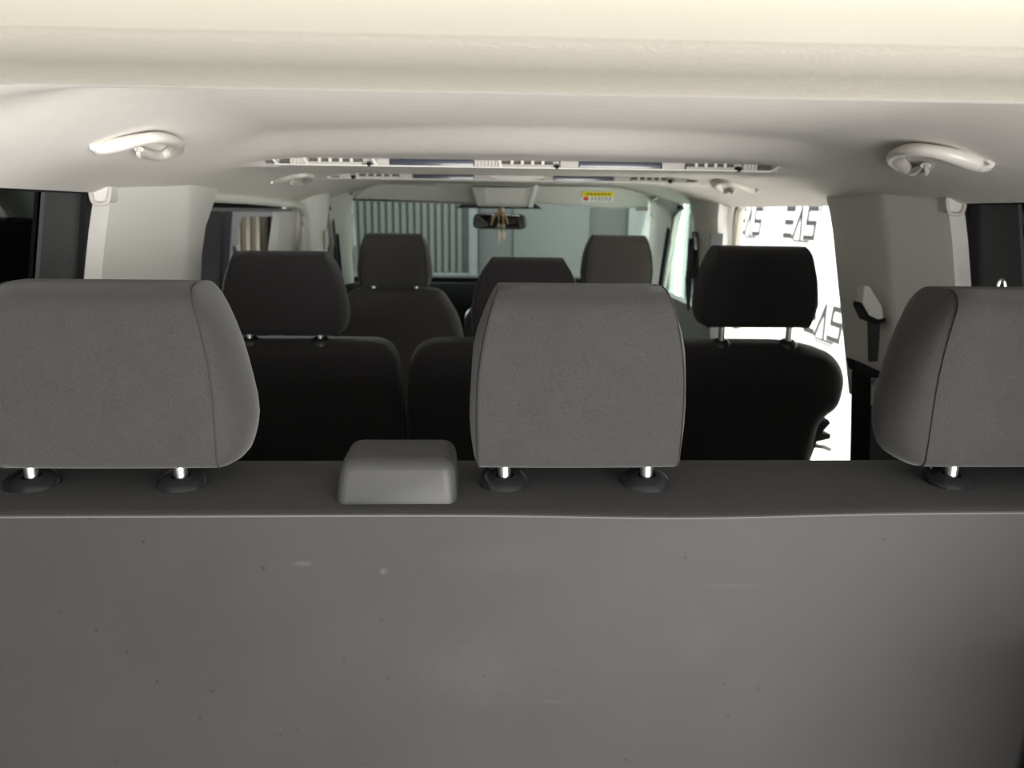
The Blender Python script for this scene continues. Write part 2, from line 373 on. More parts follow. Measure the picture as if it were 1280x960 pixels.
# front doors: dark window frames, glass, sills
for s, k, y0, y1 in ((-1, 3, 3.17, 3.66), (1, 4, 3.00, 3.62)):
    r = bpy.data.objects.new('window_%d' % k, None); C.objects.link(r); struct(r, 'front door side window with black frame')
    b = MB(); wallpoly(b, s, [(y0, .90), (y1+.28, .90), (y1, 1.22), (y1-.12, 1.325), (y1-.20, 1.345), (y0, 1.345)], -.035, .004); b.build('pane', 'doorglass', r, smooth=False)
    b = MB()
    fr = [(y1+.26, .88), (y1+.10, 1.08), (y1-.02, 1.22), (y1-.10, 1.30), (y1-.18, 1.325), (y1-.27, 1.334)]
    b.tube([(s*(xw(z)+.012), y, z) for y, z in fr], [.016, .016, .016, .014, .011, .005], 8); b.build('window_frame', 'blackm', r)
    b = MB()
    b.tube([(s*(xw(z)+.004), y-.055, z-.01) for y, z in fr], .006, 8); b.build('window_seal', 'greymetal', r)
# windscreen, its pillars and the scuttle
for s, nm in ((-1, 'pillar_3'), (1, 'pillar_4')):
    rs = []
    for t in (0, .12, .3, .55, 1.0):
        z = 1.425-.55*t; yy = 3.40+.80*t**1.0; xx = .735+.115*t
        wd = .055+.05*(1-t)**6
        rs.append([(s*(xx-wd*.75), yy+.16, z), (s*(xx-wd*.95), yy+.08, z-.01), (s*(xx-wd*.6), yy-.02, z-.01), (s*(xx-.0), yy-.12, z-.01), (s*(xx+.03), yy-.12, z), (s*(xx+.03), yy+.18, z)])
    struct(MB().rings(rs).build(nm, 'beige', ang=60), 'sloping pale windscreen pillar')
r = bpy.data.objects.new('window_5', None); C.objects.link(r); struct(r, 'greenish windscreen')
b = MB(); b.prism([(-.76, 3.62, 1.43), (.76, 3.62, 1.43), (.86, 4.55, .90), (-.86, 4.55, .90)], (0, .004, .004)); b.build('pane', 'screen', r, smooth=False)
b = MB(); pts = []
hd = [(-.70, 3.66, 1.29), (-.70, 3.645, 1.345), (-.68, 3.635, 1.378), (-.64, 3.625, 1.40), (-.56, 3.62, 1.413), (0, 3.62, 1.418), (.56, 3.62, 1.413), (.64, 3.625, 1.40), (.68, 3.635, 1.378), (.70, 3.645, 1.345), (.70, 3.66, 1.29)]
b.tube(hd, .012, 8); b.build('window_frame', 'beige', r)
b = MB(); b.prism([(-.76, 3.58, 1.44), (-.74, 3.66, 1.33), (-.69, 3.66, 1.37), (-.62, 3.65, 1.405), (-.5, 3.64, 1.42), (.5, 3.64, 1.42), (.62, 3.65, 1.405), (.69, 3.66, 1.37), (.74, 3.66, 1.33), (.76, 3.58, 1.44)], (0, .02, .05))
b.build('window_corner', 'beige', r)
struct(MB().box(-.88, .88, 4.45, 4.60, -.4, .93).build('wall_front', 'blackm', smooth=False), 'dark bulkhead below the windscreen')

# ------------------------------------------------------------------ hall outside
struct(MB().box(-9, 9, -6, 14, -.58, -.50).build('ground', 'concrete', smooth=False), 'grey hall floor outside the van')
# white wall on the right with printed logos
ww = MB().box(2.5, 2.6, -3, 14, -.5, 3.4).build('wall_right_hall', 'wallwhite', smooth=False); struct(ww, 'white hall wall right of the van with repeated grey logos')
def strip(b, pts, wd):                                 # flat stroke in the (u, v) plane, u to the reader's right
    P = [Vector(p) for p in pts]
    for i in range(len(P)-1):
        d = (P[i+1]-P[i]).normalized(); n = Vector((-d.y, d.x))*wd/2; e = d*wd*.48
        q = [P[i]-e+n, P[i]-e-n, P[i+1]+e-n, P[i+1]+e+n]
        b.prism([(0, -p.x, p.y) for p in q], (-.003, 0, 0))
def letters(kind):
    b = MB(); sl = lambda u, v: (u+.18*v, v)
    if kind == 'E':
        for v in (0.015, .125, .235): strip(b, [sl(-.31, v), sl(-.16, v)], .044)
    if kind == 'A':
        strip(b, [sl(-.11, 0), (.04, .235)], .036); strip(b, [(.04, .235), sl(.04, 0)], .036)
    if kind == 'S':
        strip(b, [sl(.29, .235), sl(.13, .235), sl(.13, .125), sl(.29, .125), sl(.29, .01), sl(.11, .01)], .038)
    if kind == 'small':
        strip(b, [sl(-.10, -.045), sl(.24, -.045)], .008)
        for i in range(9): strip(b, [sl(-.08+.034*i, -.022), sl(-.062+.034*i, -.022)], .014)
        strip(b, [sl(.335, .25), sl(.335, .215)], .008); strip(b, [sl(.355, .25), sl(.355, .215)], .008)
    return b
protos = {}
for row, z0 in enumerate((1.12, .40)):
    for i in range(9):
        yy = 2.72+1.2*i+(.0 if row % 2 == 0 else .60)
        lg = bpy.data.objects.new('logo', None); C.objects.link(lg); lg.parent = ww; lg.location = (2.5, yy, z0)
        for kd, nm in (('E', 'letter'), ('A', 'letter'), ('S', 'letter'), ('small', 'caption')):
            if kd not in protos: o = letters(kd).build(nm, 'print_', lg, smooth=False); protos[kd] = o
            else: o = protos[kd].copy(); C.objects.link(o); o.parent = lg
# far hall wall ahead: panels, pale post, ribbed shutter
fwall = MB().box(-6, 2.5, 9.12, 9.3, -.5, 3.4).build('wall_front_hall', 'panel1', smooth=False); struct(fwall, 'grey hall wall ahead of the van')
for x0, x1, d, mt in ((-.13, .27, .05, 'panel1'), (.275, 1.15, .09, 'panel2'), (1.155, 1.60, .03, 'panel3'), (1.605, 2.49, .10, 'panel4')):
    MB().box(x0, x1, 9.12-d, 9.115, -.45, 3.35).build('wall_panel', mt, fwall, bevel=.006)
MB().box(-.24, -.14, 9.0, 9.115, -.45, 3.35).build('wall_post', 'panel4', fwall, bevel=.008)
t = thing('roller_shutter', 'grey-green ribbed shutter seen through the left half of the windscreen', 'shutter', (-2.3, 9.05, .55))
sl0 = MB().rings([[(-.040, .045, z), (-.030, .028, z), (.010, .028, z), (.020, .045, z)] for z in (.05, 2.6)]).build('slat', 'shutter', t, smooth=False)
for i in range(49):
    o = sl0 if i == 0 else sl0.copy()
    if i: C.objects.link(o)
    o.location = (-1.9+.0805*i, 0, 0)
MB().box(-2.0, 2.06, -.02, .065, -.03, .05).build('bottom_rail', 'panel4', t, bevel=.005)
lt = thing('tube_lamp', 'upright white light tube on the hall wall seen through the right front door window', 'lamp', (2.20, 8.96, 0))
MB().box(-.09, .09, -.01, .058, -.3, 2.3).build('lamp_housing', 'wallwhite', lt, bevel=.005)
MB().tube([(0, -.035, -.25), (0, -.035, 2.25)], .03, 12).build('lamp_tube', 'tube', lt)
# black van parked on the left, its door frame and curtained window
nv = thing('parked_van', 'black van parked close by, seen through the left door opening', 'van', (-1.5, 3.0, -.5))
b = MB(); b.prism([(0, -2.2, .25), (0, 1.0, .25), (0, 1.40, 2.0), (0, -2.2, 2.0)], (-1.5, 0, 0)); b.build('body', 'vanblack', nv, smooth=False, bevel=.03)
b = MB(); b.prism([(-.02, 1.0, .25), (-.02, 4.2, .25), (-.02, 4.2, .95), (-.02, 1.0, .95)], (-1.4, 0, 0)); b.prism([(-.02, 2.62, 1.15), (-.02, 4.2, 1.15), (-.02, 4.2, 2.1), (-.02, 2.62, 2.1)], (-1.4, 0, 0)); b.build('front_body', 'vanblack', nv, smooth=False)
b = MB()
b.prism([(.03, 1.02, .9), (.03, 1.17, .9), (.03, 1.38, 1.30), (.03, 1.50, 1.70), (.03, 1.58, 1.755), (.03, 2.30, 1.755), (.03, 2.36, 1.8), (.03, 1.42, 1.82), (.03, 1.22, 1.35)], (-.05, 0, 0))
b.build('door_frame', 'greymetal', nv, smooth=False)
b = MB(); b.box(-.02, .04, 1.45, 2.50, 1.83, 1.875); b.build('door_rail', 'greymetal', nv, bevel=.008)
b = MB(); b.prism([(.02, 2.30, 1.0), (.02, 2.45, 1.0), (.02, 2.52, 1.82), (.02, 2.36, 1.82)], (-.04, 0, 0)); b.build('door_frame', 'flange', nv, smooth=False)
b = MB(); b.tube([(.05, 2.28, 1.1), (.05, 2.33, 1.70)], .025, 8); b.build('door_seal', 'silver', nv)
b = MB(); b.tube([(.01, .56, 1.1), (.01, .76, 1.5), (.01, .86, 1.84)], .008, 6); b.build('trim_strip', 'flange', nv)
for i, yy in enumerate((1.60, 1.82, 2.04, 2.26, 2.48)):
    b = MB(); b.prism([(-.15, yy-.10, 1.1), (-.15, yy+.12, 1.1), (-.13, yy+.20, 1.78), (-.13, yy-.04, 1.78)], (-.03, 0, 0)); b.tube([(-.10, yy-.09, 1.1), (-.09, yy-.02, 1.78)], .03, 8); b.build('curtain', 'curtain', nv)
MB().prism([(-.35, 1.0, .9), (-.35, 3.3, .9), (-.35, 3.3, 2.0), (-.35, 1.0, 2.0)], (-.03, 0, 0)).build('cabin_lining', 'curtain', nv, smooth=False)
for z, yy in ((1.16, 1.12), (1.29, 1.18)): MB().box(.03, .045, yy+.02, yy+.10, z, z+.07).build('latch_hole', 'blackm', nv, smooth=False)
MB().tube([(.03, 1.33, 1.44), (.09, 1.33, 1.44)], .022, 10).build('striker_bolt', 'chrome', nv)
MB().box(.03, .05, 1.38, 1.44, 1.54, 1.60).build('hinge_plate', 'silver', nv, bevel=.005)

# ------------------------------------------------------------------ seats
HD = {}
def headrest(parent, x, y, z, wf, ws, h, depth, mt, rods, post_bottom, guide_z, key, guide_r=.026, seam_r=.0008, dx=0):
    """cushion whose rear face starts at y; wf = half widths of the rear face (bottom, middle, top), ws = of the silhouette (bottom, low, mid, upper, top)"""
    hz = [0, .012, .03, .06, .10, .14, .17, .20, .26, .36, .46, .56, .66, .76, .85, .91, .95, .975, .99, 1.0]
    rings = []; seamL = []; seamR = []
    for t in hz:
        zz = z+h*t
        k = 1.0
        e = 0
        if t < .06: e = 1-math.sqrt(max(0, 1-((.06-t)/.06)**2))
        if t > .88: e = 1-math.sqrt(max(0, 1-((t-.88)/.12)**2))
        hf = csp(t, [(0, wf[0]), (.5, wf[1]+.003), (.8, wf[1]*.5+wf[2]*.5+.003), (1, wf[2])])
        hw = csp(t, [(0, ws[0]), (.05, ws[0]*.5+ws[1]*.5), (.15, ws[1]), (.3, ws[2]), (.5, ws[2]*.6+ws[3]*.4), (.7, ws[3]), (.86, ws[3]*.5+ws[4]*.5), (.95, ws[4]+.003), (1, ws[4]-.004)])
        hw = max(hw, hf+.002)
        yr = y+depth*.30*e+.010*(t-.5)**2*2; yf = y+depth-depth*.30*e; ym = y+depth*.5
        if t < .06: hf -= .004*e; hw -= .01*e
        ring = []
        for i in range(9):                             # rear face, left to right, slightly crowned
            u = -1+2*i/8; ring.append((x+u*hf, yr-.004*(1-u*u)*(1-e), zz))
        for i in range(1, 8):
            a = i/8*PI/2; ring.append((x+hf+(hw-hf)*math.sin(a), yr+.002+(ym-yr)*(1-math.cos(a)), zz))
        for i in range(0, 8):
            a = i/8*PI/2; ring.append((x+hf+(hw-hf)*math.cos(a), ym+(yf-ym)*math.sin(a), zz))
        for i in range(7):
            u = 1-2*i/6; ring.append((x+u*hf, yf+.004*(1-u*u)*(1-e), zz))
        for i in range(1, 8):
            a = i/8*PI/2; ring.append((x-hf-(hw-hf)*math.sin(a), yf-(yf-ym)*(1-math.cos(a)), zz))
        for i in range(0, 8):
            a = i/8*PI/2; ring.append((x-hf-(hw-hf)*math.cos(a), ym-(ym-yr-.002)*math.sin(a), zz))
        rings.append(ring); seamR.append((x+hf+.0012, yr-.0002, zz)); seamL.append((x-hf-.0012, yr-.0002, zz))
    cushion = MB().rings(rings).build('headrest', mt, parent, ang=50)
    for sm_ in (seamL, seamR): MB().tube(sm_, seam_r, 6, upv=(0, 1, 0)).build('seam', 'seam', cushion)
    yp = y+.031; tl = .26
    for s in (-1, 1):
        MB().tube([(x+dx+s*rods, yp, post_bottom), (x+dx+s*rods, yp, z+.012)], .0074, 16).build('post', 'chrome', cushion)
        gx = x+dx+s*rods
        disc = MB().lathe([(guide_r*.9, -.006), (guide_r, -.001), (guide_r, .003), (guide_r*.93, .008), (guide_r*.7, .0125), (.011, .014), (.009, .010)], (gx, yp, guide_z), 28, sy=.95)
        disc.v = [(a_, b_, c_+tl*(b_-yp)) for a_, b_, c_ in disc.v]; disc.build('post_guide', 'black', parent)
        if s == -1 and guide_r > .024:                 # flat release tab let into the near left of the ring
            arc = [(guide_r*1.02*math.cos(R(a)), guide_r*.97*math.sin(R(a))) for a in range(125, 240, 12)]
            pts = [(gx+u, yp+v, guide_z+.003+tl*v) for u, v in arc]
            MB().prism(pts, (0, 0, .0075)).build('release_button', 'black', parent, bevel=.0015)
    return cushion
# --- rear bench, nearest the camera
rb = thing('rear_bench_seat', 'wide grey three-place rear bench seen from behind, nearest the camera', 'seat', (0, 0, 0))
def wob(x): return -.0045*math.exp(-((x-.12)/.16)**2)
def strip_x(prof, x0, x1, n=60, close=True):
    b = MB(); xs = [x0+(x1-x0)*i/n for i in range(n+1)]
    return b.rings([[(x, y, z+wob(x)*wz) for y, z, wz in prof] for x in xs], closed=close)
o = strip_x([(.86, .38, 0), (.800, .40, 0), (.794, .45, 0), (.780, .60, 0), (.769, .75, 0), (.761, .90, 0), (.7575, .97, .8), (.756, .989, 1), (.762, .9895, 1), (.90, .985, 1), (.94, .40, 0)], -.735, .735)
o.build('back_panel', 'back', rb, ang=30)
o = strip_x([(.755, .9895, 1), (.7548, .9925, 1), (.7575, .994, 1), (.766, .9955, .8), (.80, .9985, .3), (.86, 1.0005, 0), (.91, .999, 0), (.928, .993, 0), (.945, .98, 0), (.99, .70, 0), (1.02, .42, 0), (.95, .42, 0), (.91, .975, 0), (.76, .985, 1)], -.738, .738)
o.build('shoulder_cover', 'shoulder', rb, ang=30)
MB().tube([(-.737+1.474*i/60, .7548, .9905+wob(-.737+1.474*i/60)) for i in range(61)], .0010, 6, upv=(0, 0, 1)).build('piping', 'piping', rb)
MB().pillow(rpoly([(-.735, .26, .05), (.735, .26, .05), (.735, .46, .06), (-.735, .46, .06)]), .93, 1.42, .05).build('seat_cushion', 'fabric', rb)
for x in (-.55, 0, .55): MB().box(x-.04, x+.04, .90, 1.30, 0, .30).build('leg', 'blackm', rb, bevel=.01)
hk = dict(y=.795, z=1.0215, h=.2015, depth=.10, mt='fabric', rods=.081, post_bottom=.985, guide_z=.9975, guide_r=.0275)
headrest(rb, -.498, dx=-.0155, wf=(.114, .112, .096), ws=(.126, .143, .148, .131, .102), key='o', **hk)
headrest(rb, .512, dx=.014, wf=(.114, .112, .096), ws=(.126, .146, .151, .133, .102), key='o', **hk)
headrest(rb, .008, wf=(.109, .106, .088), ws=(.112, .1185, .1205, .115, .093), key='m', **hk)
# middle belt outlet on the shoulder
bo = MB().pillow(rpoly([(-.0665, -.004, .014), (.0665, -.004, .014), (.0605, .054, .016), (-.0605, .054, .016)], 8), -.033, .050, .0125, lean=.30).build('belt_outlet_cover', 'greyplastic', rb, loc=(-.1895, .803, .9875))
MB().box(-.064, .064, -.036, .04, -.004, .003).build('outlet_base', 'blackm', bo, bevel=.001)

# --- second row
def seat(root, outline, y, thick, mt, cush, lean=-.12, zref=1.0, rnd=.035):
    MB().pillow(outline, y, y+thick, rnd, lean=lean, zref=zref, crown=.003).build('backrest', mt, root, ang=55)
    x0, x1 = cush
    MB().pillow(rpoly([(x0, .30, .05), (x1, .30, .05), (x1, .46, .06), (x0, .46, .06)]), y+.16, y+.62, .05).build('seat_cushion', mt, root)
    for xx in (x0+.08, x1-.08): MB().box(xx-.03, xx+.03, y+.15, y+.55, 0, .33).build('leg', 'blackm', root, bevel=.01)
s2 = thing('single_seat', 'shade-darkened single second-row seat at the left, beside the left door opening', 'seat')
seat(s2, rpoly([(-.775, .32, .08), (-.272, .32, .08), (-.286, .86, .3), (-.300, 1.006, .06), (-.775, 1.006, .06)], 8), 1.735, .13, 'fabric_shaded', (-.77, -.29))
h2 = dict(y=1.735, h=.188, depth=.11, mt='fabric_shaded', rods=.080, guide_r=.022, seam_r=.0016, key='s')
headrest(s2, -.549, z=1.019, wf=(.118, .112, .096), ws=(.124, .142, .145, .130, .102), post_bottom=.99, guide_z=1.0, **h2)
d2 = thing('double_seat', 'shade-darkened two-place second-row seat at the right with two headrests', 'seat')
seat(d2, rpoly([(-.272, .32, .08), (.70, .32, .08), (.722, .74, .05), (.728, .812, .06), (.770, .845, .06), (.776, .925, .06), (.735, .985, .08), (.64, 1.006, .06), (-.262, 1.006, .08), (-.278, .86, .3)], 8), 1.735, .13, 'fabric_shaded', (-.27, .70))
headrest(d2, .545, z=1.042, wf=(.116, .118, .098), ws=(.120, .140, .145, .130, .102), post_bottom=.985, guide_z=1.0, **h2)
headrest(d2, .006, z=1.010, wf=(.118, .112, .078), ws=(.122, .128, .130, .116, .084), post_bottom=.99, guide_z=1.0, **h2)
b = MB(); b.prism([(.70, 1.80, .50), (.70, 1.80, .80), (.735, 1.80, .79), (.758, 1.80, .81), (.765, 1.80, .80), (.745, 1.80, .775), (.768, 1.80, .772), (.768, 1.80, .760), (.735, 1.80, .752), (.722, 1.80, .70), (.72, 1.80, .50)], (0, .03, 0)); b.build('recliner_bracket', 'blackm', d2, bevel=.002)
b = MB(); b.tube([(.728, 1.79, .745), (.75, 1.79, .742), (.765, 1.79, .735)], .006, 8); b.build('recliner_lever', 'chrome', d2)
# --- front row
f1 = thing('front_seat', 'dark front seat at the left seen between the left and middle second-row seats', 'seat')
seat(f1, rpoly([(-.595, .30, .08), (-.130, .30, .08), (-.150, .80, .1), (-.172, .94, .12), (-.235, 1.036, .05), (-.29, 1.044, .06), (-.49, 1.044, .06), (-.545, 1.036, .05), (-.585, .94, .12), (-.595, .80, .1)], 8), 2.60, .14, 'fabric_front_lit', (-.59, -.15))
h3 = dict(y=2.60, h=.176, depth=.10, mt='fabric_front_lit', rods=.072, guide_r=.018, seam_r=.0016, key='f')
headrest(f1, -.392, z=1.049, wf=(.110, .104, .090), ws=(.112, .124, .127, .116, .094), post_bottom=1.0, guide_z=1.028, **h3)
f2 = thing('front_seat', 'dark front seat at the right, only its headrest and shoulder showing', 'seat')
seat(f2, rpoly([(.13, .30, .08), (.60, .30, .08), (.60, .80, .1), (.59, .94, .12), (.55, 1.036, .05), (.48, 1.041, .06), (.26, 1.041, .06), (.20, 1.036, .05), (.15, .94, .12), (.14, .80, .1)], 8), 2.60, .14, 'fabric_front_lit', (.14, .59))
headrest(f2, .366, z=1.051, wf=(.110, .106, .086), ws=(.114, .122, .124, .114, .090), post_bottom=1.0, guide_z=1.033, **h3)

# ------------------------------------------------------------------ grab handles on the headliner
def smooth_path(pts, n=4):
    P = [Vector(p) for p in pts]; out = []
    for i in range(len(P)-1):
        a, b_, c_, d = P[max(i-1, 0)], P[i], P[i+1], P[min(i+2, len(P)-1)]
        for k in range(n):
            t = k/n; out.append(.5*((2*b_)+(c_-a)*t+(2*a-5*b_+4*c_-d)*t*t+(3*b_-a-3*c_+d)*t**3))
    return out+[P[-1]]
def grab(label, grip, mount, k):
    """grip = centre line from the tapered near end to the far mount, mount = the plate curling back under it; k = thickness factor"""
    t = thing('grab_handle', label, 'handle', (0, 0, 0), 'grab handles')
    g = smooth_path(grip); n = len(g)
    rad = [k*interp(i/(n-1), [(0, .0045), (.08, .0085), (.22, .0095), (.5, .0075), (.8, .0075), (.93, .0085), (1, .0095)]) for i in range(n)]
    MB().tube(g, rad, 14, flat=.8).build('grip', 'handle', t)
    q = smooth_path(mount); n = len(q)
    rad = [k*interp(i/(n-1), [(0, .0095), (.3, .0100), (.75, .0092), (1, .005)]) for i in range(n)]
    MB().tube(q, rad, 12, flat=.6).build('mount', 'handle', t)
    a = Vector(mount[-1]); bb = Vector(mount[-2]); hk_ = [a, a+Vector((0, -.003*k, -.005*k)), a+(bb-a)*.3+Vector((0, -.005*k, -.007*k)), a+(bb-a)*.6+Vector((0, -.004*k, -.004*k))]
    MB().tube(smooth_path(hk_), .0024*k, 8).build('coat_hook', 'handle', t)
    c = Vector(grip[0])*.75+Vector(grip[1])*.25
    d = (CAM-c).normalized(); MB().tube([c+d*.0058*k, c+d*.0075*k], .0014*k, 12).build('screw_cap', 'silver', t)
grab('large pale grab handle on the headliner at the upper left, nearer the tailgate',
     [(-.605, 1.0657, 1.3767), (-.600, 1.080, 1.3764), (-.5782, 1.085, 1.3818), (-.5586, 1.095, 1.3884), (-.5439, 1.112, 1.3931), (-.5409, 1.152, 1.3943), (-.5505, 1.2073, 1.3929), (-.5701, 1.251, 1.3876)],
     [(-.5692, 1.2485, 1.3875), (-.5861, 1.2573, 1.3812), (-.596, 1.2424, 1.3772), (-.5955, 1.2031, 1.3783), (-.589, 1.166, 1.3815)], 1.3)
grab('large shaded grab handle on the headliner at the upper right, nearer the tailgate',
     [(.6131, 1.0916, 1.3737), (.6083, 1.1055, 1.3734), (.5813, 1.1070, 1.3809), (.556, 1.1120, 1.3884), (.537, 1.1310, 1.3941), (.5314, 1.1676, 1.3962), (.5432, 1.2162, 1.3939), (.5623, 1.253, 1.3896)],
     [(.561, 1.2505, 1.3895), (.5861, 1.2741, 1.3802), (.6069, 1.282, 1.3733), (.6086, 1.2596, 1.3733), (.5948, 1.2216, 1.3785)], 1.55)
grab('small pale grab handle on the headliner above the left door opening',
     [(-.6368, 2.0478, 1.3667), (-.6248, 2.055, 1.3694), (-.595, 2.0262, 1.3759), (-.5694, 2.010, 1.3815), (-.5479, 2.005, 1.3853), (-.5458, 2.0583, 1.3864), (-.5604, 2.1578, 1.384), (-.5771, 2.2221, 1.3827)],
     [(-.5761, 2.2176, 1.3825), (-.595, 2.2532, 1.3772), (-.6118, 2.2592, 1.3723), (-.6123, 2.203, 1.3723), (-.6069, 2.1441, 1.3746)], 1.45)
grab('small grab handle on the headliner above the bright right door opening',
     [(.638, 2.0836, 1.3667), (.6321, 2.100, 1.3665), (.601, 2.0844, 1.374), (.5678, 2.0583, 1.3805), (.5399, 2.0453, 1.3862), (.5334, 2.0858, 1.3874), (.5541, 2.1825, 1.385), (.5733, 2.244, 1.3827)],
     [(.5719, 2.2395, 1.3825), (.6039, 2.3126, 1.3742), (.6257, 2.3344, 1.3683), (.6294, 2.3001, 1.3674), (.6157, 2.2285, 1.3726)], 1.5)

# ------------------------------------------------------------------ ceiling strips with vents and reading lamps
def roof_strip(label, y, z, spans, x_end, grp):
    t = thing('roof_vent_strip', label, 'vent', (0, y, z), grp)
    x0, x1 = x_end; h = .0145
    MB().box(x0+.01, x1-.01, .004, .05, -.001, .004).build('frame', 'ventgrey', t, bevel=.0015)
    MB().box(x0+.02, x1-.02, -.004, .03, -h-.0015, -h+.0015).build('lower_lip', 'beige', t, bevel=.001)
    MB().box(x0+.002, x1-.002, .012, .04, -h, .001).build('channel', 'ventgrey', t, smooth=False)
    for kind, a, c in spans:
        if kind == 'slot':
            MB().box(a, c, .006, .013, -h+.002, -.001).build('slot', 'slot', t, smooth=False)
        if kind == 'lens':
            MB().box(a, c, .002, .013, -h+.0015, -.0005).build('reading_lamp', 'lens', t, bevel=.001)
        if kind == 'plain':
            MB().box(a, c, .001, .013, -h+.001, -.001).build('blank_cover', 'ventgrey', t, bevel=.001)
        if kind == 'dome':
            m_ = (a+c)/2; hw_ = (c-a)/2
            MB().prism([(m_+hw_*u/6, -.003, -h*.55-.0085*(1-(u/6)**2)) for u in range(-6, 7)]+[(c, -.003, -.001), (a, -.003, -.001)], (0, .016, 0)).build('dome_lamp', 'beige', t, bevel=.0008)
        if kind == 'ribs':
            p = MB().box(a, c, .003, .013, -h+.001, -.001).build('rib_block', 'ventgrey', t, bevel=.001)
            n = max(2, int((c-a)/.006)); bb = MB()
            for i in range(n): u = a+(c-a)*(i+.25)/n; bb.box(u, u+.0022, -.0005, .004, -h+.002, -.002)
            bb.build('ribs', 'handle', p, smooth=False)
        if kind == 'vent':
            p = MB().box(a, c, .005, .013, -h+.002, -.001).build('vent', 'slot', t, smooth=False)
            n = 5
            MB().box(a, c, .0, .006, -h+.001, -h*.55).build('vent_flap', 'ventgrey', p, bevel=.0008)
            for i in range(1, n): u = a+(c-a)*i/n; MB().box(u-.003, u+.003, -.001, .006, -h*.55, -.001).build('slat', 'handle', p, smooth=False)
        if kind == 'knob':
            p = MB().tube([((a+c)/2, .010, -h*.8), ((a+c)/2, -.004, -h*.8)], (c-a)*.4, 12).build('knob', 'blackm', t)
        if kind == 'fin':
            MB().prism([(a, -.003, -.001), (a+.007, -.003, -.001), (c, -.003, -h), (c-.007, -.003, -h)], (0, .012, 0)).build('fin', 'handle', t, bevel=.0008)
    return t
fx = lambda px, y: (px-601.3)/961*y-.10                # where along x each piece begins, measured off the strip itself
def spans(lst, y): return [(k, fx(a, y), fx(c, y)) for k, a, c in lst]
roof_strip('long ceiling strip of vents and blue lamp lenses, nearer of two', 1.578, 1.4005, spans([
    ('slot', 344, 353), ('fin', 350, 362), ('slot', 361, 372), ('ribs', 373, 391), ('fin', 389, 397), ('vent', 396, 459), ('knob', 464, 471), ('fin', 470, 478), ('plain', 476, 491), ('lens', 492, 592),
    ('ribs', 593, 622), ('fin', 621, 627), ('vent', 626, 688), ('knob', 689, 696), ('plain', 697, 719), ('lens', 720, 820), ('plain', 821, 848), ('vent', 851, 910), ('knob', 911, 919), ('ribs', 921, 939), ('slot', 941, 958), ('fin', 968, 956)], 1.578),
    (fx(343, 1.578), fx(968, 1.578)), 'ceiling vent strips')
roof_strip('shorter ceiling strip of vents and lamp lenses, farther one near the windscreen', 2.28, 1.4035, spans([
    ('slot', 410, 416), ('fin', 414, 421), ('slot', 420, 430), ('ribs', 431, 445), ('knob', 445, 451), ('fin', 451, 455), ('vent', 455, 502), ('plain', 503, 518), ('lens', 519, 592),
    ('ribs', 593, 612), ('dome', 612, 677), ('ribs', 677, 688), ('lens', 689, 762), ('plain', 763, 782), ('vent', 784, 828), ('knob', 829, 835), ('ribs', 838, 852), ('slot', 853, 866), ('fin', 872, 863)], 2.28),
    (fx(409, 2.28), fx(872, 2.28)), 'ceiling vent strips')

# ------------------------------------------------------------------ small hooks at the window corners
for s, lab, loc in ((-1, 'white plastic loop hook at the top corner of the left rear window', (-.742, 1.365, 1.319)), (1, 'grey plastic loop hook at the top corner of the right rear window', (.744, 1.375, 1.319))):
    t = thing('window_hook', lab, 'hook', loc, 'window corner hooks')
    lp = [(-.016, 0, .014), (-.0155, -.004, 0), (-.011, -.006, -.0115), (0, -.007, -.014), (.011, -.006, -.0115), (.0155, -.004, 0), (.016, 0, .014)]
    MB().tube(smooth_path(lp), .0034, 8).build('loop', 'handle', t)
    MB().pillow(rpoly([(-.013, -.011, .005), (.013, -.011, .005), (.015, .016, .003), (-.015, .016, .003)]), -.001, .030, .002).build('backplate', 'beige', t)

